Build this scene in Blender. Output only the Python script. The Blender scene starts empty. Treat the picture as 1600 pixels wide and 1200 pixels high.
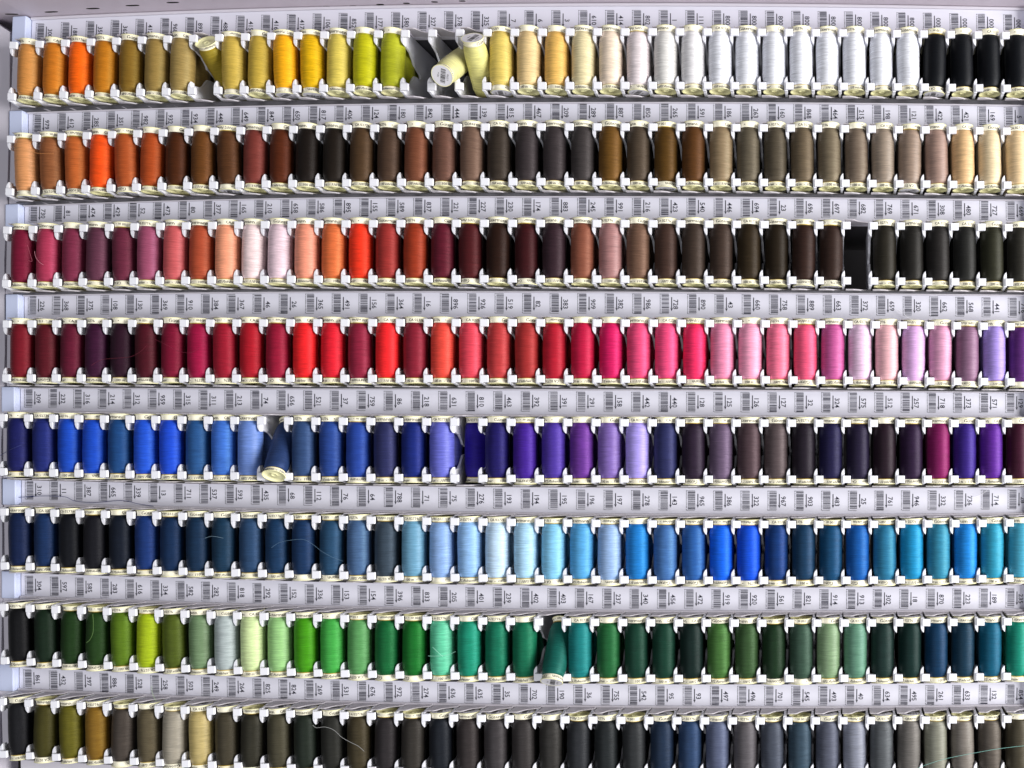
import bpy, bmesh, math, random
from mathutils import Vector, Matrix, Euler
random.seed(7)
PI = math.pi
U = 0.0005            # metres per drawing unit (a spool is 107 units, about 53 mm, tall)
D = 1650.0            # eye to the front of the rack
EX, EY = 1300.0, 700.0

# ------------------------------------------------------------------ camera, light, exposure
sc = bpy.context.scene
cd = bpy.data.cameras.new('camera'); cam = bpy.data.objects.new('camera', cd)
sc.collection.objects.link(cam); sc.camera = cam
cam.location = (0, -D * U, 0); cam.rotation_euler = (PI / 2, 0, 0)
cd.sensor_width = 36; cd.lens = 36 * D / 1600
cd.shift_x = -0.3125; cd.shift_y = 0.0625
cd.clip_start = 0.01; cd.clip_end = 50
world = bpy.data.worlds.new('World'); sc.world = world; world.use_nodes = True
bg = world.node_tree.nodes['Background']
bg.inputs['Color'].default_value = (0.93, 0.94, 1.0, 1); bg.inputs['Strength'].default_value = 0.17
def area(name, loc, target, size, power, col):
    l = bpy.data.lights.new(name, 'AREA'); l.shape = 'RECTANGLE'; l.size, l.size_y = size; l.energy = power; l.color = col
    o = bpy.data.objects.new(name, l); sc.collection.objects.link(o); o.location = loc
    o.rotation_euler = (Vector(target) - Vector(loc)).to_track_quat('-Z', 'Y').to_euler()
    return o
area('window_light', (2.1, -0.95, -0.02), (-0.1, 0, 0), (1.3, 1.5), 130, (1.0, 0.985, 0.97))
area('fill_light', (-0.5, -2.1, -0.9), (-0.1, 0, 0), (1.4, 1.0), 19, (0.96, 0.97, 1.0))  # added fill, brightens the fronts and hollow undersides from below
sc.view_settings.view_transform = 'Standard'; sc.view_settings.look = 'None'
sc.view_settings.exposure = 0; sc.view_settings.gamma = 1
sc.cycles.max_bounces = 6

# ------------------------------------------------------------------ helpers
C = sc.collection
def srgb(h, k=1.0):
    h = h.lstrip('#'); o = []
    for i in (0, 2, 4):
        c = int(h[i:i + 2], 16) / 255
        c = c / 12.92 if c <= 0.04045 else ((c + 0.055) / 1.055) ** 2.4
        o.append(c * k)
    return tuple(o) + (1,)
def nodes(name):
    m = bpy.data.materials.new(name); m.use_nodes = True
    nt = m.node_tree; return m, nt, nt.nodes['Principled BSDF']
def setin(b, **kw):
    for k, v in kw.items():
        b.inputs[k.replace('_', ' ')].default_value = v
def plain(name, col, rough=0.5, spec=0.4, vary=0.06, scale=60, bump=0.0):
    m, nt, b = nodes(name)
    tc = nt.nodes.new('ShaderNodeTexCoord'); n = nt.nodes.new('ShaderNodeTexNoise')
    n.inputs['Scale'].default_value = scale; n.inputs['Detail'].default_value = 5
    nt.links.new(tc.outputs['Object'], n.inputs['Vector'])
    mix = nt.nodes.new('ShaderNodeMix'); mix.data_type = 'RGBA'
    mix.inputs[6].default_value = tuple(c * (1 - vary) for c in col[:3]) + (1,)
    mix.inputs[7].default_value = tuple(min(1, c * (1 + vary)) for c in col[:3]) + (1,)
    nt.links.new(n.outputs['Fac'], mix.inputs[0]); nt.links.new(mix.outputs[2], b.inputs['Base Color'])
    setin(b, Roughness=rough); b.inputs['Specular IOR Level'].default_value = spec
    if bump:
        bp = nt.nodes.new('ShaderNodeBump'); bp.inputs['Strength'].default_value = bump; bp.inputs['Distance'].default_value = 0.0004
        nt.links.new(n.outputs['Fac'], bp.inputs['Height']); nt.links.new(bp.outputs['Normal'], b.inputs['Normal'])
    return m
def thread_mat(name, from_attr=False):
    m, nt, b = nodes(name)
    if from_attr:
        src = nt.nodes.new('ShaderNodeAttribute'); src.attribute_name = 'Col'; colout = src.outputs['Color']
    else:
        src = nt.nodes.new('ShaderNodeObjectInfo'); colout = src.outputs['Color']
    tc = nt.nodes.new('ShaderNodeTexCoord')
    add = nt.nodes.new('ShaderNodeVectorMath'); add.operation = 'ADD'
    nt.links.new(tc.outputs['Object'], add.inputs[0])
    if not from_attr:
        sep = nt.nodes.new('ShaderNodeMath'); sep.operation = 'MULTIPLY'; sep.inputs[1].default_value = 3.0
        nt.links.new(src.outputs['Random'], sep.inputs[0]); nt.links.new(sep.outputs[0], add.inputs[1])
    mp = nt.nodes.new('ShaderNodeMapping'); mp.inputs['Scale'].default_value = (90, 90, 1800)
    mp.inputs['Rotation'].default_value = (0.015, 0.02, 0)
    nt.links.new(add.outputs[0], mp.inputs['Vector'])
    n = nt.nodes.new('ShaderNodeTexNoise'); n.inputs['Scale'].default_value = 1.0; n.inputs['Detail'].default_value = 3
    n.inputs['Roughness'].default_value = 0.65
    nt.links.new(mp.outputs[0], n.inputs['Vector'])
    big = nt.nodes.new('ShaderNodeTexNoise'); big.inputs['Scale'].default_value = 140; big.inputs['Detail'].default_value = 3
    nt.links.new(add.outputs[0], big.inputs['Vector'])
    r1 = nt.nodes.new('ShaderNodeMapRange'); r1.inputs[1].default_value = 0.32; r1.inputs[2].default_value = 0.68
    r1.inputs[3].default_value = 0.76; r1.inputs[4].default_value = 1.18
    nt.links.new(n.outputs['Fac'], r1.inputs[0])
    r2 = nt.nodes.new('ShaderNodeMapRange'); r2.inputs[1].default_value = 0.3; r2.inputs[2].default_value = 0.7
    r2.inputs[3].default_value = 0.93; r2.inputs[4].default_value = 1.07
    nt.links.new(big.outputs['Fac'], r2.inputs[0])
    mu = nt.nodes.new('ShaderNodeMath'); mu.operation = 'MULTIPLY'
    nt.links.new(r1.outputs[0], mu.inputs[0]); nt.links.new(r2.outputs[0], mu.inputs[1])
    vm = nt.nodes.new('ShaderNodeVectorMath'); vm.operation = 'SCALE'
    nt.links.new(colout, vm.inputs[0]); nt.links.new(mu.outputs[0], vm.inputs['Scale'])
    nt.links.new(vm.outputs[0], b.inputs['Base Color'])
    ts = nt.nodes.new('ShaderNodeVectorMath'); ts.operation = 'SCALE'; ts.inputs['Scale'].default_value = 9.0
    tm = nt.nodes.new('ShaderNodeVectorMath'); tm.operation = 'MINIMUM'; tm.inputs[1].default_value = (1, 1, 1)
    tx = nt.nodes.new('ShaderNodeMix'); tx.data_type = 'RGBA'; tx.inputs[0].default_value = 0.75; tx.inputs[6].default_value = (1, 1, 1, 1)
    nt.links.new(vm.outputs[0], ts.inputs[0]); nt.links.new(ts.outputs[0], tm.inputs[0]); nt.links.new(tm.outputs[0], tx.inputs[7]); nt.links.new(tx.outputs[2], b.inputs['Specular Tint'])
    bp = nt.nodes.new('ShaderNodeBump'); bp.inputs['Strength'].default_value = 0.7; bp.inputs['Distance'].default_value = 0.0003
    nt.links.new(n.outputs['Fac'], bp.inputs['Height']); nt.links.new(bp.outputs['Normal'], b.inputs['Normal'])
    setin(b, Roughness=0.48); b.inputs['Specular IOR Level'].default_value = 0.42
    b.inputs['Sheen Weight'].default_value = 0.02
    return m
M_thread = thread_mat('wound_thread'); M_threadq = thread_mat('wound_thread_queue', True)
M_plastic = plain('white_plastic', srgb('EDEDF4'), 0.42, 0.5, 0.02, 40)
M_insert = plain('label_insert', srgb('DBDAE6'), 0.5, 0.4, 0.02, 25)
M_frame = plain('strip_frame', srgb('D2CED7'), 0.42, 0.5, 0.03, 40)
M_tongue = plain('shaded_plastic', srgb('B8B3B9'), 0.55, 0.3, 0.03, 40)  # tray plastic painted greyer for the shade on the tongues
M_end = plain('tray_end_plastic', srgb('C3CBE6'), 0.42, 0.5, 0.03, 30)
M_ink = plain('black_print', srgb('2C2C3A'), 0.6, 0.2, 0.05, 80)
M_greyink = plain('cap_print', srgb('2E2B2A'), 0.6, 0.2, 0.05, 80)
M_paper = plain('cap_paper', srgb('F2ECD4'), 0.5, 0.35, 0.03, 150)
M_core = plain('core_plastic', srgb('F1EDBA'), 0.4, 0.45, 0.05, 80)
M_seam = plain('cap_seam', srgb('B79A48'), 0.45, 0.4, 0.05, 90)
M_sticker = plain('sticker_paper', srgb('E4E2E8'), 0.3, 0.5, 0.03, 90)
M_shelf = plain('shelf_metal', srgb('C6BCC6'), 0.5, 0.4, 0.06, 18)
M_gapshade = plain('gap_shade', srgb('2A2826'), 0.8, 0.2, 0.15, 6)  # dark colour standing for shade: backing behind the gaps and inside the shelf slots
M_side = plain('side_laminate', srgb('C6C2CC'), 0.5, 0.4, 0.06, 14)
M_dark = plain('interior_shade', srgb('444245'), 0.5, 0.3, 0.08, 30)  # shade deep in the slots, painted into the tray floor, roof and back

def mesh(name, verts, faces, mats, fm=None, smooth=False, unit=U):
    me = bpy.data.meshes.new(name)
    me.from_pydata([(x * unit, y * unit, z * unit) for x, y, z in verts], [], faces)
    for m in mats: me.materials.append(m)
    if fm: me.polygons.foreach_set('material_index', fm)
    if smooth:
        for p in me.polygons: p.use_smooth = True
    me.update(); return me
def ob(name, data, parent=None, loc=None, rot=None, scale=None):
    o = bpy.data.objects.new(name, data); C.objects.link(o)
    if parent: o.parent = parent
    if loc is not None: o.location = [c * U for c in loc]
    if rot is not None: o.rotation_euler = rot
    if scale is not None: o.scale = (scale,) * 3 if isinstance(scale, (int, float)) else scale
    return o
def tag(o, label=None, cat=None, group=None, kind=None):
    if label: o['label'] = label
    if cat: o['category'] = cat
    if group: o['group'] = group
    if kind: o['kind'] = kind
    return o
def fix_normals(me):
    bm = bmesh.new(); bm.from_mesh(me); bmesh.ops.recalc_face_normals(bm, faces=bm.faces); bm.to_mesh(me); bm.free(); return me
def bevelled(me, w, seg=2):
    bm = bmesh.new(); bm.from_mesh(me)
    bmesh.ops.recalc_face_normals(bm, faces=bm.faces)
    bmesh.ops.bevel(bm, geom=bm.edges[:], offset=w * U, segments=seg, affect='EDGES', profile=0.5, clamp_overlap=True)
    bm.to_mesh(me); bm.free(); return me
def boxv(x0, x1, y0, y1, z0, z1):
    v = [(x, y, z) for x in (x0, x1) for y in (y0, y1) for z in (z0, z1)]
    f = [(0, 1, 3, 2), (4, 6, 7, 5), (0, 4, 5, 1), (2, 3, 7, 6), (0, 2, 6, 4), (1, 5, 7, 3)]
    return v, f
def lathe(prof, seg, mats=None):
    """prof: [(r, z, material of the band that follows)]; r = 0 closes to a point"""
    v, f, fm, rings = [], [], [], []
    for r, z, _ in prof:
        if r < 1e-6: rings.append([len(v)] * seg); v.append((0, 0, z))
        else:
            rings.append(list(range(len(v), len(v) + seg)))
            v += [(r * math.sin(2 * PI * k / seg), -r * math.cos(2 * PI * k / seg), z) for k in range(seg)]
    for i in range(len(prof) - 1):
        a, b = rings[i], rings[i + 1]
        for k in range(seg):
            q = [a[k], a[(k + 1) % seg], b[(k + 1) % seg], b[k]]
            p = []
            for t in q:
                if t not in p: p.append(t)
            if len(p) > 2: f.append(p); fm.append(prof[i][2])
    return v, f, fm
def sweep(us, section, pt, close=True):
    """section: [(y, w)] swept along us; pt(u, w) gives (x, z)"""
    v, f, n = [], [], len(section)
    for u in us:
        for y, w in section:
            x, z = pt(u, w); v.append((x, y, z))
    for i in range(len(us) - 1):
        for k in range(n if close else n - 1):
            a, b = i * n + k, i * n + (k + 1) % n
            f.append((a, b, b + n, a + n))
    if close:
        f.append(tuple(range(n))); f.append(tuple((len(us) - 1) * n + k for k in reversed(range(n))))
    return v, f
_txt = {}
def text_geo(s):
    """flat triangles of a string in the default font, size 1, starting at x = 0"""
    if s in _txt: return _txt[s]
    cu = bpy.data.curves.new('lettering', 'FONT'); cu.body = s; cu.size = 1; cu.resolution_u = 2; cu.offset = 0.010
    o = bpy.data.objects.new('lettering', cu); C.objects.link(o)
    bpy.context.view_layer.update()
    me = bpy.data.meshes.new_from_object(o.evaluated_get(bpy.context.evaluated_depsgraph_get()))
    v = [tuple(p.co) for p in me.vertices]; f = [tuple(p.vertices) for p in me.polygons]
    bpy.data.objects.remove(o); bpy.data.curves.remove(cu); bpy.data.meshes.remove(me)
    x0 = min(p[0] for p in v); v = [(p[0] - x0, p[1], 0) for p in v]
    _txt[s] = (v, f, max(p[0] for p in v)); return _txt[s]

# ------------------------------------------------------------------ where the slots are: the rows bow slightly, as old shop trays do
PX = [[803.48, 793.52, 11.13, -41.58, 1.41, 21.1], [801.06, 805.76, 11.96, -52.91, 1.38, 22.53], [799.83, 808.65, 15.03, -47.42, -1.91, 18.19], [799.83, 811.15, 13.09, -38.53, 1.03, 8.62], [797.89, 813.12, 10.75, -44.43, 0.43, 12.88], [798.05, 811.99, 11.18, -46.6, 2.48, 16.72], [797.23, 804.14, 16.29, -40.31, -3.4, 16.18], [795.13, 800.4, 20.92, -36.2, -7.06, 16.58]]
PY = [[89.36, -5.45, 11.08, -0.91], [238.95, -2.14, 11.2, -2.89], [390.84, 0.85, 7.27, -1.85], [547.34, 1.8, 2.93, 0.99], [703.73, 4.16, -3.64, 0.86], [860.79, 11.33, -8.76, -2.68], [1015.75, 10.94, -11.47, 0.19], [1168.19, 12.86, -13.83, 0.39]]
def base(u, v):
    a = (u - 18.5) / 18.5; k = int(round(v)) - 1
    return sum(c * a ** n for n, c in enumerate(PX[k])) - EX, EY - sum(c * a ** n for n, c in enumerate(PY[k]))
def frame(u, v):
    x, z = base(u, v)
    th = -6.6e-8 * (x + 300) * z        # the posts lean in a little towards the middle
    X2, Z2 = (x + 300) ** 2, z * z
    s = (1 - 4.2e-8 * 0.85 * (3 * X2 + Z2), 1, 1 - 4.2e-8 * (X2 + 3 * Z2))
    s = (s[0], s[0], s[2])
    z *= 0.9895
    return x, z, Vector((math.sin(th), math.cos(th))), s, th
def at(u, v, dx, dz):
    x, z, up, s, _ = frame(u, v)
    return x + up.x * dz * s[2] + up.y * dx * s[0], z + up.y * dz * s[2] - up.x * dx * s[0]

# ------------------------------------------------------------------ spool parts
def rj(k): return random.uniform(-k, k)
def thread_mesh(i):
    prof = [(14.0, -43.5), (15.4, -43.2), (16.6, -40.5), (17.6, -37), (18.2, -32), (18.5, -24), (18.55, -12), (18.6, 0), (18.6, 12), (18.5, 22), (18.2, 30), (17.6, 35.0), (16.7, 39.0), (15.5, 42.6), (14.0, 43.1)]
    z0, z1 = prof[0][1], prof[-1][1]
    out = []
    for k, (r, z) in enumerate(prof):
        out.append((r * (1 + (rj(0.012) if 1 < k < 13 else 0)), z, 0))
    v, f, fm = lathe(out, 40)
    return mesh('thread', v, f, [M_thread], smooth=True)
THREADS = [thread_mesh(i) for i in range(6)]
def wrap_text(v, f, fm, s, size, zc, rad, start, mi):
    tv, tf, L = text_geo(s); b = len(v)
    for x, y, _ in tv:
        z = zc + (y - 0.35) * size; r = rad(z) + 0.16; a = start + x * size / r
        v.append((r * math.sin(a), -r * math.cos(a), z))
    for t in tf: f.append(tuple(b + k for k in t)); fm.append(mi)
    return start + L * size / rad(zc)
def closed_cap():
    pr = [(14.6, 42.9, 0), (15.6, 43.1, 0), (15.5, 46.0, 0), (16.2, 50.4, 0), (16.8, 50.8, 1), (17.5, 51.3, 1), (17.4, 51.9, 1), (16.8, 52.2, 1), (16.3, 51.7, 1), (0, 51.7, 1)]
    v, f, fm = lathe(pr, 44)
    rad = lambda z: 15.3 + (z - 43.9) * 0.1 if z < 46 else 15.5 + (z - 46) * 0.137
    a = wrap_text(v, f, fm, 'G\u00fctermann', 7.6, 47.2, rad, 0.0, 2)
    a = wrap_text(v, f, fm, 'CA 02776', 5.6, 47.2, rad, a + 0.55, 2)
    wrap_text(v, f, fm, '\u2022', 6.0, 47.2, rad, a + 0.5, 2)
    me = mesh('closed_cap', v, f, [M_paper, M_core, M_greyink], fm)
    for p in me.polygons: p.use_smooth = p.material_index < 2
    return me
def sticker_mesh():
    v, f, fm = lathe([(16.2, 51.75, 0), (16.2, 52.0, 0), (0, 52.0, 0)], 36)
    z = 52.15
    def q(x0, x1, y0, y1):
        b = len(v); v.extend([(x0, y0, z), (x1, y0, z), (x1, y1, z), (x0, y1, z)]); f.append((b, b + 1, b + 2, b + 3)); fm.append(1)
    rnd = random.Random(3); x = -11.0
    while x < 11:
        w = rnd.choice((0.5, 0.8, 1.2)); q(x, min(x + w, 11.4), -5.5, 2.2); x += w + rnd.choice((0.45, 0.7, 1.0))
    for k, s in enumerate(('100 m', '0 27760')):
        tv, tf, L = text_geo(s); b = len(v)
        for tx, ty, _ in tv: v.append((-L * 1.6 + tx * 3.2, 5.0 + ty * 3.2 if k == 0 else -10.2 + ty * 3.8, z))
        for t in tf: f.append(tuple(b + i for i in t)); fm.append(1)
    return mesh('sticker', v, f, [M_sticker, M_greyink], fm)
def open_cap():
    pr = [(14.6, -43.4, 2), (15.3, -43.7, 2), (15.5, -44.6, 0), (15.2, -44.9, 1), (15.1, -45.3, 0), (15.5, -45.6, 0), (16.2, -50.2, 0), (17.0, -50.9, 1), (17.8, -51.4, 1), (17.7, -52.0, 1),
          (17.2, -52.1, 1), (16.0, -51.0, 1), (15.2, -50.2, 1), (14.9, -49.5, 1), (5.2, -49.4, 1), (5.0, -50.3, 1), (3.6, -50.3, 1), (3.3, -48.8, 1), (0, -48.8, 1)]
    v, f, fm = lathe(pr, 44)
    rad = lambda z: 15.5 + (-45.6 - z) * 0.14
    wrap_text(v, f, fm, '100 m  -  110 yds/vgs  -  100% Polyester', 5.5, -48.3, rad, 0.0, 3)
    me = mesh('open_cap', v, f, [M_paper, M_core, M_seam, M_greyink], fm)
    for p in me.polygons: p.use_smooth = p.material_index < 3
    return me
CLOSED, STICKER, OPEN = closed_cap(), sticker_mesh(), open_cap()
def add_spool(label, col, centre, rot, scale, group, spin=None):
    """col: thread colour; local +Z is the closed, stickered end"""
    e = ob('thread_spool', None, None, centre, rot, scale); e.empty_display_size = 0.01
    tag(e, label, 'thread spool', group)
    t = ob('thread', random.choice(THREADS), e, (0, 0, 0), (0, 0, random.uniform(0, 6.28))); t.color = col
    a = random.uniform(0, 6.28) if spin is None else spin
    cc = ob('closed_cap', CLOSED, e, (0, 0, 0), (0, 0, a))
    ob('sticker', STICKER, cc, (0, 0, 0), (0, 0, random.uniform(0, 6.28) if spin is None else spin))
    ob('open_cap', OPEN, e, (0, 0, 0), (0, 0, random.uniform(0, 6.28) if spin is None else spin))
    return e

# ------------------------------------------------------------------ the spools: shade number, colour, name; F marks the ones standing upside down
ROWS = [
"""300 D48E48 light ochre|188 CC7420 amber orange|350 F8620E vivid orange|362 C4761A golden brown|412 98722A dark olive gold|968 A98A4A khaki gold|893 B09456 khaki tan|488 AE9630 olive mustard|415F CDAE4C mustard sand|416 CCAC44 old gold|417F F5AE18 marigold|106F E2B010 golden yellow|852 DEC858 lemon yellow|177 C8C418 chartreuse|580 BCC02A lime|327 -|578 DEDA98 pale lemon|325 DED888 soft yellow|7F DFC564 straw yellow|6 E2C48C light apricot|3 E8B860 apricot gold|610 E4D6A8 cream|414 F0DCC6 ivory|802F E8DCDE pale blush|1 E2E0DC off-white|111 ECEAEC soft white|800 F0F2FA white|800 F0F2FA white|800 F0F2FA white|800 F0F2FA white|800 F0F2FA white|800 F0F2FA white|800 F0F2FA white|800 F0F2FA white|000F 14171D black|000 14171D black|000 14171D black|000 14171D black""",
"""979F D8945E pale apricot|612F A0603A rust brown|285F C4622E burnt orange|351 F04E16 orange red|982F B85428 rust|932 B84C20 brick orange|934 5C3018 chestnut|448 7A4A20 walnut brown|649F 6A4226 cocoa brown|847 8C4038 reddish brown|650 683018 mahogany|817 241C18 blackish brown|406 2A221C near-black brown|124 5E4630 coffee brown|180 5C4638 mocha|842 885038 copper brown|444 7C5648 rosy brown|139 866858 dusty brown|815 4A4038 dark taupe|467 4A4244 charcoal brown|209 4C4446 smoky charcoal|289 504A4A warm charcoal|887 7C5622 toffee brown|850 5E5042 drab brown|265F 6A4A1C bronze brown|591 6C4420 tobacco brown|186 A08868 tan|263 746A58 grey taupe|160 665C4C dark khaki|868 7A6A54 mushroom brown|464 867862 khaki taupe|215 8A7868 warm taupe|198 A89684 beige grey|121F A8907E rosy taupe|422 B09082 pinkish beige|421 DCB482 peach beige|169 E2CCA4 pale sand|5 EACB9C light peach""",
"""730 8C1C3C wine red|81 B83A58 raspberry|474 8E3450 dark rose|429 744056 dusty plum|52F 7C3048 mulberry|473 AC5472 mauve pink|80 CC5A5C coral rose|377 B84E32 terracotta|165 EE9C78 light salmon|210 F4DADA blush white|658 E6CAD4 palest pink|586 EC9478 salmon pink|895 D8683A orange coral|155 EC341C scarlet|589 A83430 brick red|837 A83A20 rust red|221 6E1C30 burgundy|227F 5C2024 oxblood|230 341E16 espresso|174F 4A1C20 dark maroon|883 443038 aubergine|245 985844 copper rose|991 B4807E dusty rose|216 80604E light cocoa|423 523C34 dark cocoa|540 4E4038 bitter chocolate|446 504038 dark umber|694 3C3020 dark olive brown|23 30261A blackish olive|696F 402C26 dark coffee|697F 402E28 deep coffee|682 -|769 36322A olive black|671 302E2B soot black|308 343130 charcoal black|480 323230 graphite black|727 3E3E30 dark moss|669 3A3832 dark green grey""",
"""226 8A1A2A deep red|368F 6C1A28 dark claret|375 741C38 plum red|108 4C2040 dark plum|130 3A1C2E blackish plum|369F 5C1A28 dark wine|910 8C1436 claret|384F AC1444 beet red|367F A81A30 garnet red|46 B81828 ruby red|26F A41838 deep carmine|365 E42024 bright red|491 DA1C2C poppy red|156F 9C2440 dull crimson|364 F02428 signal red|16 9A2438 cranberry|896 DE4438 red orange|926 DA4050 watermelon|519 C23A3C soft red|82 B03030 brick red|383F BC1C30 cherry red|909 C41840 crimson|382 D01858 magenta red|986 DE4470 rose pink|728 E84676 hot pink|890F EC2C5C bright fuchsia|43 E484A8 candy pink|660 F09CBA light pink|758 F07090 carnation pink|889F EC5478 strong pink|663 C85898 orchid|372 E4C0DC pale lilac pink|659 EEB6BC baby pink|320F DCACE0 light lilac|662 D898B8 dusty pink|568F 9C7090 dull mauve|441 A48CDC lavender|716F 6C3488 deep purple""",
"""309 20246C dark navy|232 243080 navy|316 1848C0 royal blue|214F 1848C4 strong blue|312 205090 denim blue|959 2050D0 bright blue|315 1C48D0 cobalt blue|311 2C5C9C steel blue|213 3C6CCC medium blue|74 6888D0 cornflower blue|656 30487C dull blue|521 3A5688 slate blue|37 2C4CA0 mid blue|759F 2848A8 sapphire blue|86 34386C dusky indigo|218 1A2C84 dark royal blue|631 6468CC periwinkle|810 2C1C9C ultramarine|463 241C70 deep indigo|392F 4824A0 violet|391 5038A8 blue violet|291 6E389E purple|158 8468BA light purple|442 A898E8 pale lavender|440 34386C slate indigo|128F 3A2C40 dark aubergine|125F 74607C greyish mauve|126 5E4A50 brownish plum|127 685A5C taupe mauve|32 2C2430 blackish purple|324 28244E ink blue|575F 2C2440 dark indigo|512 30202C black plum|257F 382444 dark violet|718 8C1C60 magenta|373 3C248C royal purple|571 6028A0 bright purple|129 4C1C34 dark burgundy""",
"""310 1A2A54 midnight blue|11 1C3868 dark marine|387 14161E blue black|665F 1C1C24 soft black|339 182030 black navy|13 1C3C80 marine blue|711F 18345C dark teal navy|537 1C3858 petrol navy|593 20405C dusky petrol|435 305078 denim|68 1C4068 dark denim|112F 1C3C68 deep denim|76F 2C5478 storm blue|64 5070A0 dusty blue|788F 485868 slate grey|71 6CA4C4 muted sky blue|75F 88ACE0 soft blue|276 8CB8E8 light blue|193 C0DCF4 ice blue|194 A8D4F0 pale sky blue|195F 80C4E8 aqua blue|196 50A0D8 azure|197F 90B0DC powder blue|278 1C78CC vivid azure|143F 4470B4 air force blue|965F 2C60B0 strong denim|386F 0C58DC electric blue|322F 0C48D0 bright royal blue|967 103C80 deep navy|903 1C4468 dark petrol|483F 14507C petrol blue|25F 1058B0 true blue|761F 2C7CA8 teal blue|946 188CC4 cerulean|332 348CB0 dusty turquoise|736 187CD4 sky blue|714 2C98BC light turquoise|28 44A4C4 turquoise""",
"""304 141418 jet black|597 1C3020 blackish green|585F 24421C bottle green|283F 2C4C20 dark leaf green|616 64861C moss green|334F A8C01A acid green|582 5C6C20 olive|282 7C9C70 sage green|818 B4C0C0 silver grey|292 D0E4A4 pale mint yellow|152 98CC80 light green|336 48A414 vivid green|153 44B048 grass green|154F 60A860 soft green|396F 14743C forest green|833F 187C2C emerald|205 60CCA0 mint|401 1C9C78 jade|239 148060 sea green|402 147C58 deep jade|403F 1C7468 dark teal|167 1C8C8C teal|237 24703C fern green|340 1C4838 pine green|456 1C4838 spruce green|472 142C28 black green|919 4C7C3C leaf green|920 406038 ivy green|561F 203C24 hunter green|821F 446050 grey green|914 88A87C light sage|913 689C80 dusty jade|302 243C38 dark slate green|18 103430 dark spruce|870 0C4066 dark ocean blue|223 1C4058 dark petrol|189 0C6282 ocean blue|235 149478 jade green""",
"""861 202024 off-black|432F 4C4820 dark olive|397 6C661C olive|886 8A6420 bronze|528F 504842 dark stone|258 645A44 khaki brown|503F A09888 stone grey|249 B8A468 sandy khaki|264 4C4638 dark drab|825F 38362C olive charcoal|824 504C3C drab|269 283028 green black|531 30302C black grey|676 48402E brown drab|972F 343032 sooty grey|274F 3C3834 brown charcoal|636 20242C ink black|635 3E3838 dark smoke|35 484446 smoke grey|702 403C3C lead grey|190 3C3A38 iron grey|36F 34363A coal grey|755 2A2E30 dark coal|542F 383A3C graphite|95 24344C dark blue grey|93 2C4468 dusky navy|497 5C6480 bluish grey|496 646064 mid grey|701F 505664 slate|545F 3C5060 steel grey|493 5C6070 cool grey|40F 888C9C light silver|634 606468 pewter|495 74706C warm grey|261F 8C8C7C pale stone|633F 847C74 mushroom grey|132F 645C54 taupe grey|854 504A3C dark khaki""",
]
ROWNAME = ['top row', 'second row', 'third row', 'fourth row', 'fifth row', 'sixth row', 'seventh row', 'bottom row']
GR = 'thread spools in the display trays'
DATA = []
for r in ROWS:
    row = []
    for t in r.split('|'):
        p = t.split(' ', 2); num = p[0].rstrip('F')
        row.append((num, None if p[1] == '-' else p[1], p[2] if len(p) > 2 else 'empty', p[0].endswith('F')))
    DATA.append(row)
ORD = ['first', 'second', 'third', 'fourth', 'fifth', 'sixth', 'seventh', 'last']
def spool_label(j, i):
    num, col, name, fl = DATA[j][i]; rn = ROWNAME[j]
    if name == 'white': return f'{ORD[i - 26]} of the eight white spools in the top row, counting from the cream spools'
    if name == 'black': return f'{["first", "second", "third", "last"][i - 34]} of the four black spools in the top row, counting from white'
    l = DATA[j][i - 1][2] if i else None; r = DATA[j][i + 1][2] if i < 37 else None
    w = f'{name} spool, {rn}, '
    if l == 'empty': w += f'right after the empty slot, before the {r} one'
    elif r == 'empty': w += f'right before the empty slot, after the {l} one'
    elif l is None: w += f'at the left end beside the {r} one'
    elif r is None: w += f'at the right end beside the {l} one'
    else: w += f'between the {l} and {r} ones'
    t = w.replace(' spool,', f' spool under {num},')
    return t if len(t.replace('-', ' ').split()) <= 16 else w

def thread_col(h, lift=1.0):
    c = tuple(q * lift for q in srgb(h)[:3]); g = sum(c[:3]) / 3
    k = 0.35 + 0.47 * min(1, max(c[:3]) / 0.7)         # the sheen already lifts the darkest threads
    t = 1.0 + 0.22 * max(0, 1 - max(c[:3]) / 0.15)
    return tuple(max(0.002, (g + (q - g) * t) * k) for q in c[:3]) + (1,)
def from_px(x, y, Y): k = 1 + Y / D; return Vector(((x - EX) * k, Y, (EY - y) * k))
FALLEN = {  # slot: (label, end that points out, its place, run to the far end)
    (0, 7): ('olive mustard spool tipped back in its slot with its hollow end facing out', 'open', (322, 66, -6), (8, 80, -64)),
    (0, 16): ('pale lemon spool fallen forward, barcode sticker on its round end facing out', 'closed', (691, 118, -34), (12, 84, 64)),
    (0, 17): ('soft yellow spool leaning back with stickered end on top, beside the fallen pale lemon one', 'closed', (738, 60, -24), (0, 76, -74)),
    (4, 10): ('dull blue spool tipped in its slot, hollow foot sticking out beside the cornflower blue one', 'open', (428, 743, -18), (-3, 58, 86)),
    (6, 20): ('dark teal spool leaning back with its foot pushed out over the label strip', 'closed', (862, 1065, -20), (5, 54, 88)),
}
queue = []
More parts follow.
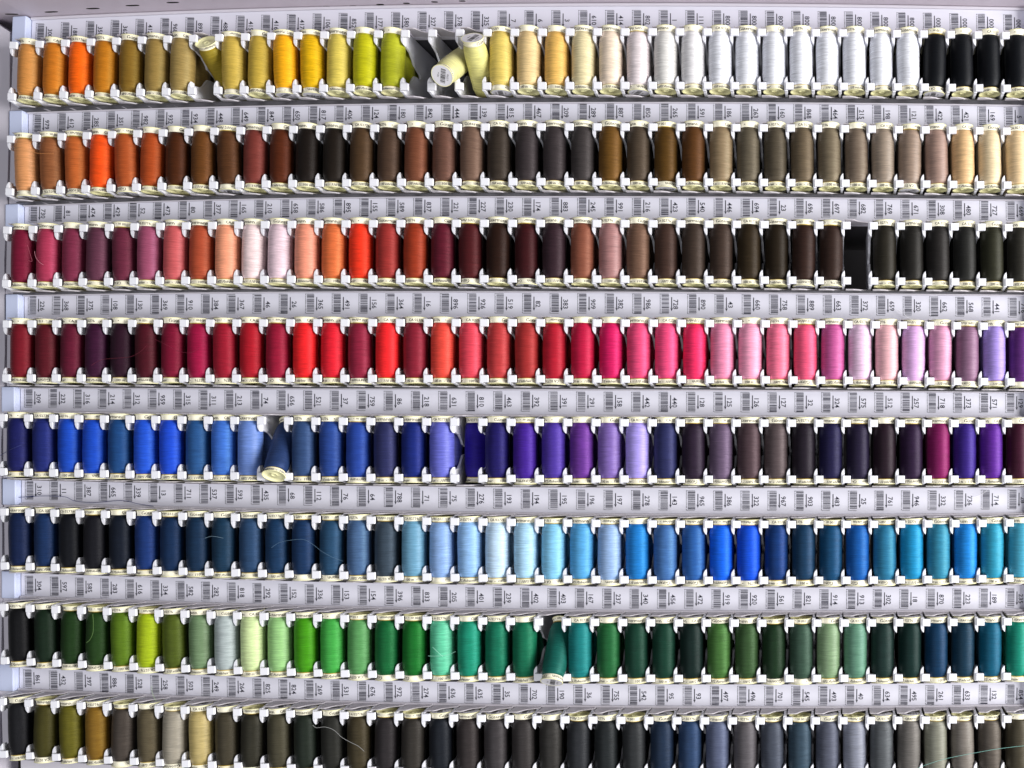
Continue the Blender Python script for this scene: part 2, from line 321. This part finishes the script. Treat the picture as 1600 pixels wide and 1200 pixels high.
for j in range(8):
    for i in range(38):
        num, col, name, fl = DATA[j][i]
        if col is None: continue
        x, z, up, s, th = frame(i, j + 1); lift = 1.15 if j == 7 else 1.0
        if (j, i) in FALLEN:
            lab, end, (px, py, Y), d = FALLEN[(j, i)]
            A = from_px(px, py, Y); d = Vector((d[0], d[1], d[2])).normalized()
            zl = -d if end == 'closed' else d
            q = zl.to_track_quat('Z', 'Y')
            add_spool(lab, thread_col(col), A + d * 51 * s[2], q.to_euler(), s, GR, 0.6)
            continue
        Y0 = 0 if (j, i) != (4, 17) else 33
        lean = th + rj(0.006)
        rot = Euler((rj(0.008), lean, 0)) if not fl else Euler((PI + rj(0.008), -lean, 0))
        dz = -0.6 if not fl else 0.6
        add_spool(spool_label(j, i) if (j, i) != (4, 17) else 'ultramarine spool set back in the shade of its slot, beside the periwinkle one',
                  thread_col(col, lift), (x + rj(0.5), Y0 + 6 + rj(1.0), z * 1.0036 + (0.7 if not fl else -0.7)), rot, s, GR)
        y = Y0 + 6 + 38
        if (j, i) in ((0, 6), (0, 14), (4, 9), (4, 16), (6, 19)):
            add_spool(f'second {name} spool, queued in the same slot behind the front {name} one', thread_col(col),
                      (x, y, z * 1.0036), Euler((0, th, 0)), s, 'spools queued behind the front ones')
            y += 38
        while y < 140:
            queue.append((x, y, z * 1.0036, s, th, col)); y += 38
# the rest of the queue, seen only as slivers in the shade: one mass
qv, qf, qc, qm = [], [], [], []
pv, pf, _ = lathe([(15.0, -43.5, 0), (17.4, -30, 0), (17.5, 28, 0), (15.0, 43.5, 0)], 18)
kv, kf, _ = lathe([(0, 43.6, 0), (15.0, 43.6, 0), (17.6, 54, 0), (0, 54, 0)], 18)
lv, lf, _ = lathe([(0, -54, 0), (17.6, -54, 0), (15.0, -43.6, 0), (0, -43.6, 0)], 18)
for x, y, z, s, th, col in queue:
    c, sn = math.cos(th), math.sin(th)
    for vv, ff, mi in ((pv, pf, 0), (kv, kf, 1), (lv, lf, 1)):
        b = len(qv)
        for a, d, e in vv:
            a, d, e = a * s[0], d * s[0], e * s[2]
            qv.append((x + a * c + e * sn, y + d, z + e * c - a * sn))
        for t in ff: qf.append(tuple(b + k for k in t)); qc.append((thread_col(col), len(t))); qm.append(mi)
qme = mesh('queued_spools', qv, qf, [M_threadq, M_paper], qm, smooth=True)
at_ = qme.color_attributes.new('Col', 'FLOAT_COLOR', 'CORNER')
flat = []
for c, n in qc: flat += list(c) * n
at_.data.foreach_set('color', flat)
tag(ob('queued_spools', qme), 'rows of spools queued in the shade behind the front spools', 'thread spools', None, 'stuff')

# ------------------------------------------------------------------ the trays
SC = 1.0
def divider_mesh():
    pr = [(-6, 50), (-6, 34), (-3, 31), (8, 28), (24, 24), (35, 16), (41, 9), (50, 6.5), (60, 4), (66, 1), (67, -3), (64, -7), (52, -6.5), (42, -8), (36, -14), (30, -22), (22, -28), (4, -31), (-3, -33), (-6, -36), (-6, -49.5), (16, -54), (150, -54), (150, 53), (14, 53)]
    n = len(pr); x0, x1 = -4.0, -0.6
    v = [(x0, y, z) for y, z in pr] + [(x1, y, z) for y, z in pr]
    f = [tuple(range(n)), tuple(reversed(range(n, 2 * n)))] + [(k, k + n, (k + 1) % n + n, (k + 1) % n) for k in range(n)]
    me = mesh('divider', v, f, [M_plastic]); return fix_normals(me)
def hook_mesh(sg):
    # curved lip and square tab, joined where they meet
    lip = [(-5.2, 49), (-5.2, 38), (-4.9, 34.0), (-3.9, 31), (-2.2, 28.4), (-0.2, 26.6), (0.3, 32), (0.3, 50.8), (-4.2, 50.8)]
    n = len(lip)
    v = [(x, -6.5, z * sg) for x, z in lip] + [(x, 8 if z > 36 else 4, z * sg) for x, z in lip]
    f = [tuple(range(n)), tuple(reversed(range(n, 2 * n)))] + [(k, k + n, (k + 1) % n + n, (k + 1) % n) for k in range(n)]
    bv, bf = boxv(-2.6, 9.8, -11.0, -6.0, 38.0 * sg, 49.4 * sg) if sg > 0 else boxv(-2.6, 9.8, -11.0, -6.0, -49.4, -38.0)
    b = len(v); v += bv; f += [tuple(b + k for k in t) for t in bf]
    me = mesh('hook', v, f, [M_plastic]); return bevelled(me, 0.55, 2)
DIV, HTOP, HBOT = divider_mesh(), hook_mesh(1), hook_mesh(-1)
def tongue_mesh(z0, z1, b=0):
    pl = [(-20, -6 + b), (-8, -6 + b), (-5, -4.5 + b), (1, 6), (5, 10), (11, 13), (22, 19), (22, 30), (-20, 30)]
    n = len(pl)
    v = [(x, y, z0) for x, y in pl] + [(x, y, z1) for x, y in pl]
    f = [tuple(range(n)), tuple(reversed(range(n, 2 * n)))] + [(k, k + n, (k + 1) % n + n, (k + 1) % n) for k in range(n)]
    return bevelled(mesh('tongue', v, f, [M_tongue]), 0.5, 1)
TTOP, TBOT = tongue_mesh(53.0, 54.6), tongue_mesh(-56.4, -54.4, 8)
DZ = [81, 81, 80.4, 79.6, 78, 78.6, 75.4, 74]
US = [-0.5 + k * 0.5 for k in range(0, 79)]
DIG = {}
def label_mesh(num, seed):
    """barcode of lying bars with its line of tiny figures, arrow, and the number read from above downwards"""
    rnd = random.Random(seed); v, f = [], []
    def q(x0, x1, z0, z1):
        b = len(v); v.extend([(x0, 0, z0), (x1, 0, z0), (x1, 0, z1), (x0, 0, z1)]); f.append((b, b + 1, b + 2, b + 3))
    z = 14.8
    q(-12.6, -0.4, z - 0.5, z)
    z -= 1.2
    while z > -13.2:
        w = rnd.choice((0.45, 0.5, 0.9, 0.9, 1.4)); q(-11, 0, z - w, z); z -= w + rnd.choice((0.45, 0.5, 0.6, 0.9))
    q(-12.6, -0.4, -15.0, -14.5); q(-13.6, -12.9, -14.6, -12.6); q(-13.6, -12.9, 13, 15)
    z = 12.0
    while z > -11.5:
        h = rnd.choice((0.5, 0.7)); q(-13.8, -12.2 - rnd.choice((0, .5)), z - h, z); z -= h + 0.65
    q(3.3, 4.6, -6.5, 10.0)                              # arrow shaft
    b = len(v); v.extend([(2.1, 0, -6.2), (3.95, 0, -7.0), (5.8, 0, -6.2), (3.95, 0, -11.0)]); f.append((0 + b, 3 + b, 1 + b)); f.append((1 + b, 3 + b, 2 + b))
    tv, tf, L = text_geo(num); size = 10.0; b = len(v)
    for x, y, _ in tv:                                   # turned a quarter to the right: reading direction runs down
        v.append((6.6 + y * size, 0, (L / 2 - x) * size - 0.9))
    for t in tf: f.append(tuple(b + k for k in t))
    return mesh('printed_label', v, f, [M_ink])
TR_LAB = ['white tray holding the {} with shade numbers on its strip']
DESC = ['topmost white tray, holding yellow, white and black spools behind hooked dividers',
        'second white tray from the top, holding orange, brown and beige spools',
        'third white tray from the top, holding pink, scarlet and dark brown spools',
        'fourth white tray from the top, holding dark red, crimson and pink spools',
        'fifth white tray from the top, holding royal blue, violet and plum spools',
        'sixth white tray from the top, holding navy, sky blue and turquoise spools',
        'seventh white tray from the top, holding lime, green and teal spools',
        'lowest white tray, holding olive, stone and grey spools, cut off by the picture edge']
for j in range(8):
    vr = j + 1
    x, z = frame(18.5, vr)[:2]
    tray = ob('display_tray', None, None, (x, 150, z - 58)); tray.empty_display_size = 0.02
    tag(tray, DESC[j], 'display tray', 'stacked thread trays')
    inv = (-x, -150, -(z - 58))
    def top_of(u):
        if j == 0: return at(u, 1, 0, 107.5)
        return at(u, vr, 0, 53.0)[0], at(u, vr - 1, 0, -55.9)[1]
    def strip_pt(u, w):
        x0, z0 = at(u, vr, 0, 53.0); x1, z1 = top_of(u)
        return x0 + (x1 - x0) * w, z0 + (z1 - z0) * w
    # frame: a channel with a lip above and below; its floor carries the insert
    sec = [(40, 0.0), (28.6, 0.0), (28.2, 0.015), (28.2, 0.075), (28.8, 0.09), (33.2, 0.09), (33.2, 0.925), (28.8, 0.925), (28.2, 0.94), (28.2, 0.985), (28.6, 1.0), (40, 1.0)]
    v, f = sweep(US, sec, strip_pt)
    strip = ob('label_strip', fix_normals(mesh('label_strip', v, f, [M_frame])), tray, inv)
    ins = [(33.0, 0.095), (31.6, 0.095), (31.6, 0.92), (33.0, 0.92)]
    v, f = sweep(US, ins, strip_pt)
    ob('label_insert', fix_normals(mesh('label_insert', v, f, [M_insert])), strip)
    # case behind the dividers
    def case_pt(u, w): return at(u, vr, 0, w)
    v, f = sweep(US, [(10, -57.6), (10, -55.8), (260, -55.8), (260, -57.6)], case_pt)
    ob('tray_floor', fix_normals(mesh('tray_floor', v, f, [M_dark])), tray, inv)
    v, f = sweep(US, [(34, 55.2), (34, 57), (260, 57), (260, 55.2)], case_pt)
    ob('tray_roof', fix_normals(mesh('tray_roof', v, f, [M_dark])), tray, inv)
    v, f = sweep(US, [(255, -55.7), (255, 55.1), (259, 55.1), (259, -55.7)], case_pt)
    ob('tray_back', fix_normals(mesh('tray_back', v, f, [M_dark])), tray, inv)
    # end cap: proud block beside the strip, recessed side below it
    us = (-1.05, -0.56)
    v, f = sweep((-1.06, -0.53), [(20, 0.015), (20, 0.985), (60, 0.985), (60, 0.015)], strip_pt)
    ob('end_block', bevelled(mesh('end_block', v, f, [M_end]), 1.2, 2), tray, inv)
    v, f = sweep((-1.06, -0.62), [(24, -55.6), (24, 53.5), (250, 53.5), (250, -55.6)], case_pt)
    ob('end_wall', fix_normals(mesh('end_wall', v, f, [M_side])), tray, inv)
    v, f = sweep((37.5, 37.98), [(20, 0.015), (20, 0.985), (60, 0.985), (60, 0.015)], strip_pt)
    ob('end_block', bevelled(mesh('end_block', v, f, [M_end]), 1.2, 2), tray, inv)
    for i in range(39):
        gx, gz, up, s, th = frame(i - 0.5, vr)
        d = ob('divider', DIV, tray, (gx - x, -150, gz - (z - 58)), (0, th, 0), s)
        ob('hook', HTOP, d); ob('hook', HBOT, d)
    for i in range(38):
        gx, gz, up, s, th = frame(i, vr)
        for T in (TTOP, TBOT):
            ob('tongue', T, tray, (gx - x, -150, gz - (z - 58)), (0, th, 0), s)
        lx, lz = at(i, vr, -0.6, DZ[j])
        ob('printed_label', label_mesh(DATA[j][i][0], j * 40 + i), strip, (lx, 31.35, lz), (0, th, 0), tuple(q * 1.07 for q in s))
# top of the tray below, closing the stack
v, f = sweep(US, [(30, -104), (30, -58), (60, -58), (60, -104)], lambda u, w: at(u, 8, 0, w))
base_t = tag(ob('base_rail', fix_normals(mesh('base_rail', v, f, [M_frame]))), 'pale plastic rail under the lowest tray of spools', 'rail')

# ------------------------------------------------------------------ around the rack
us = [-2.5 + k for k in range(0, 45)]
v, f = sweep(us, [(-75, 108.6), (260, 108.6), (260, 127), (-75, 127)], lambda u, w: at(max(min(u, 38), -1), 1, (u - max(min(u, 38), -1)) * 43, w))
shelf = ob('shelf', fix_normals(mesh('shelf', v, f, [M_shelf, M_gapshade])))
tag(shelf, 'brownish grey metal shelf with punched slots lying above the top tray', 'shelf')
cv, cf = [], []
for k, (px, py, w) in enumerate([(18, 21, 12), (80, 18, 12), (145, 13, 12), (207, 8.5, 12), (270, 4, 11), (511, 10.5, 7), (552, 9.5, 7), (594, 7, 7), (635, 5, 6), (679, 3, 6), (722, 1.5, 6)]):
    zz = at(0 if px < 50 else (px - 42) / 41.0, 1, 0, 108.6)[1]
    kk = zz / (EY - py); Yh = (kk - 1) * D; xx = (px - EX) * kk
    n = 16; b = len(cv)
    ring = [(xx + w * 0.9 * (abs(math.cos(t)) ** 0.6) * (1 if math.cos(t) > 0 else -1), Yh + 2.6 * math.sin(t)) for t in [2 * PI * q / n for q in range(n)]]
    cv += [(a, c, zz - 6) for a, c in ring] + [(a, c, zz + 9) for a, c in ring]
    cf += [tuple(b + q for q in range(n)), tuple(b + n + q for q in reversed(range(n)))] + [(b + q, b + q + n, b + (q + 1) % n + n, b + (q + 1) % n) for q in range(n)]
cme = fix_normals(mesh('slots', cv, cf, [M_shelf, M_gapshade], [1] * len(cf)))  # cut walls carry the dark colour, so the slots look shaded inside
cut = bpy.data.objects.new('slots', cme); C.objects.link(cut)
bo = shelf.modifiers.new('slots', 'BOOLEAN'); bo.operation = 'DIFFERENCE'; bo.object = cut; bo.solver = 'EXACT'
dg = bpy.context.evaluated_depsgraph_get(); bpy.context.view_layer.update()
nm = bpy.data.meshes.new_from_object(shelf.evaluated_get(bpy.context.evaluated_depsgraph_get()))
shelf.modifiers.clear(); shelf.data = nm; bpy.data.objects.remove(cut)
v, f = boxv(-1900, 700, 330, 345, -1100, 1100)
tag(ob('dark_backing', mesh('dark_backing', v, f, [M_gapshade])), 'dark backing added behind the trays to keep the gaps shaded', None, None, 'structure')  # added sheet, keeps world light from showing through the gaps
pl = [(-1700, -1000), (at(-1.06, 8, 0, 0)[0] - 2, -1000)] + [(at(-1.06, r, 0, 0)[0] - 2, frame(-1.06, r)[1]) for r in range(8, 0, -1)]
pl += [(pl[-1][0], 659), (pl[-1][0] - 20, 671.5), (-1700, 920)]
n = len(pl); v = [(x, 22, z) for x, z in pl] + [(x, 60, z) for x, z in pl]
f = [tuple(range(n)), tuple(reversed(range(n, 2 * n)))] + [(k, k + n, (k + 1) % n + n, (k + 1) % n) for k in range(n)]
tag(ob('side_panel', fix_normals(mesh('side_panel', v, f, [M_side]))), 'grey laminate upright panel beside the left ends of the trays', 'panel')

# ------------------------------------------------------------------ loose ends of thread
def hair(label, pts, col, r=0.3, Y=-20):
    P = [from_px(x, y, Y if len(q) == 0 else q[0]) for x, y, *q in pts]
    cu = []
    n = len(P)
    for i in range(n - 1):
        p0, p1, p2, p3 = P[max(i - 1, 0)], P[i], P[i + 1], P[min(i + 2, n - 1)]
        for k in range(6):
            t = k / 6
            cu.append(0.5 * ((2 * p1) + (p2 - p0) * t + (2 * p0 - 5 * p1 + 4 * p2 - p3) * t * t + (3 * p1 - p0 - 3 * p2 + p3) * t ** 3))
    cu.append(P[-1])
    v, f = [], []
    for c in cu:
        for a in range(4): v.append((c.x, c.y + r * math.cos(a * PI / 2), c.z + r * math.sin(a * PI / 2)))
    for i in range(len(cu) - 1):
        for a in range(4):
            b = i * 4; f.append((b + a, b + (a + 1) % 4, b + 4 + (a + 1) % 4, b + 4 + a))
    m = plain('loose_fibre', srgb(col), 0.5, 0.3, 0.03)
    tag(ob('loose_thread', mesh('loose_thread', v, f, [m], smooth=True)), label, 'loose thread', 'loose ends of thread')
S = 27
hair('pale orange thread end trailing over the pale apricot and rust brown spools', [(43, 221), (46, 231), (54, 238), (66, 240), (84, 240)], 'D08A50')
hair('pink thread end curling off the raspberry spool in the third row', [(54, 393), (56, 402), (62, 410), (68, 414)], 'D890A0')
hair('short rosy thread end on the wine red spool', [(43, 383), (48, 400), (50, 408), (44, 407)], 'A85868', 0.3)
hair('long red thread end crossing the dark plum spools in the fourth row', [(143, 571), (152, 565), (165, 561), (190, 559), (205, 557), (220, 549), (229, 540)], '6C2434', 0.22)
hair('red thread end hanging between the claret and beet red spools', [(242, 530), (262, 540), (280, 549), (298, 551), (312, 543)], '742438', 0.22)
hair('navy thread end wandering across the sixth label strip', [(0, 775, S), (30, 777, S), (62, 775, S), (100, 776, S), (118, 783, S), (150, 785, S), (190, 782, S), (215, 787, S), (240, 791, S)], '3C4478', 0.45)
hair('navy thread end beside the dark navy spool in the fifth row', [(0, 712, 20), (10, 706, 0), (22, 700, -22), (34, 695, -22)], '38407C', 0.4)
hair('short pale thread end by the petrol navy spool', [(320, 841), (330, 838), (340, 839), (349, 841)], '8098A8', 0.27)
hair('long grey blue thread end arching over the denim spools', [(424, 856), (436, 848), (454, 844), (474, 843), (488, 850), (502, 861), (518, 870), (536, 877)], '5C7890', 0.27)
hair('thin green thread end hanging on the dark leaf green spool', [(145, 960), (146, 975), (145, 990), (140, 1000), (135, 1004)], '6C8C50', 0.35)
hair('pale mint thread end crossing the mint spool', [(669, 1025), (685, 1025), (700, 1023), (712, 1018)], 'A0E0C8')
hair('second mint thread end slanting down the mint spool', [(676, 1011), (684, 1019), (692, 1026)], 'A8E4D0', 0.33)
hair('long white thread end lying across the dark spools of the bottom row', [(489, 1133), (494, 1137), (508, 1136), (522, 1141), (534, 1152), (548, 1160), (560, 1166), (569, 1174)], 'A4A4A4', 0.33)
hair('long pale green thread end crossing the pale stone spools of the bottom row', [(1430, 1202), (1450, 1194), (1480, 1185), (1520, 1177), (1560, 1170), (1602, 1165)], '88C0B6', 0.34)
hair('short green thread end dangling below the bottom label strip', [(237, 1072), (238, 1082), (241, 1090), (244, 1095)], '90A880', 0.4)
hair('white thread wisp on the fourth label strip', [(1403, 484, S), (1412, 491, S), (1420, 497, S), (1430, 498, S)], 'F0F0F4', 0.5)
hair('white thread wisp on the sixth label strip', [(1517, 778, S), (1530, 774, S), (1540, 768, S), (1545, 761, S)], 'F0F0F4', 0.4)
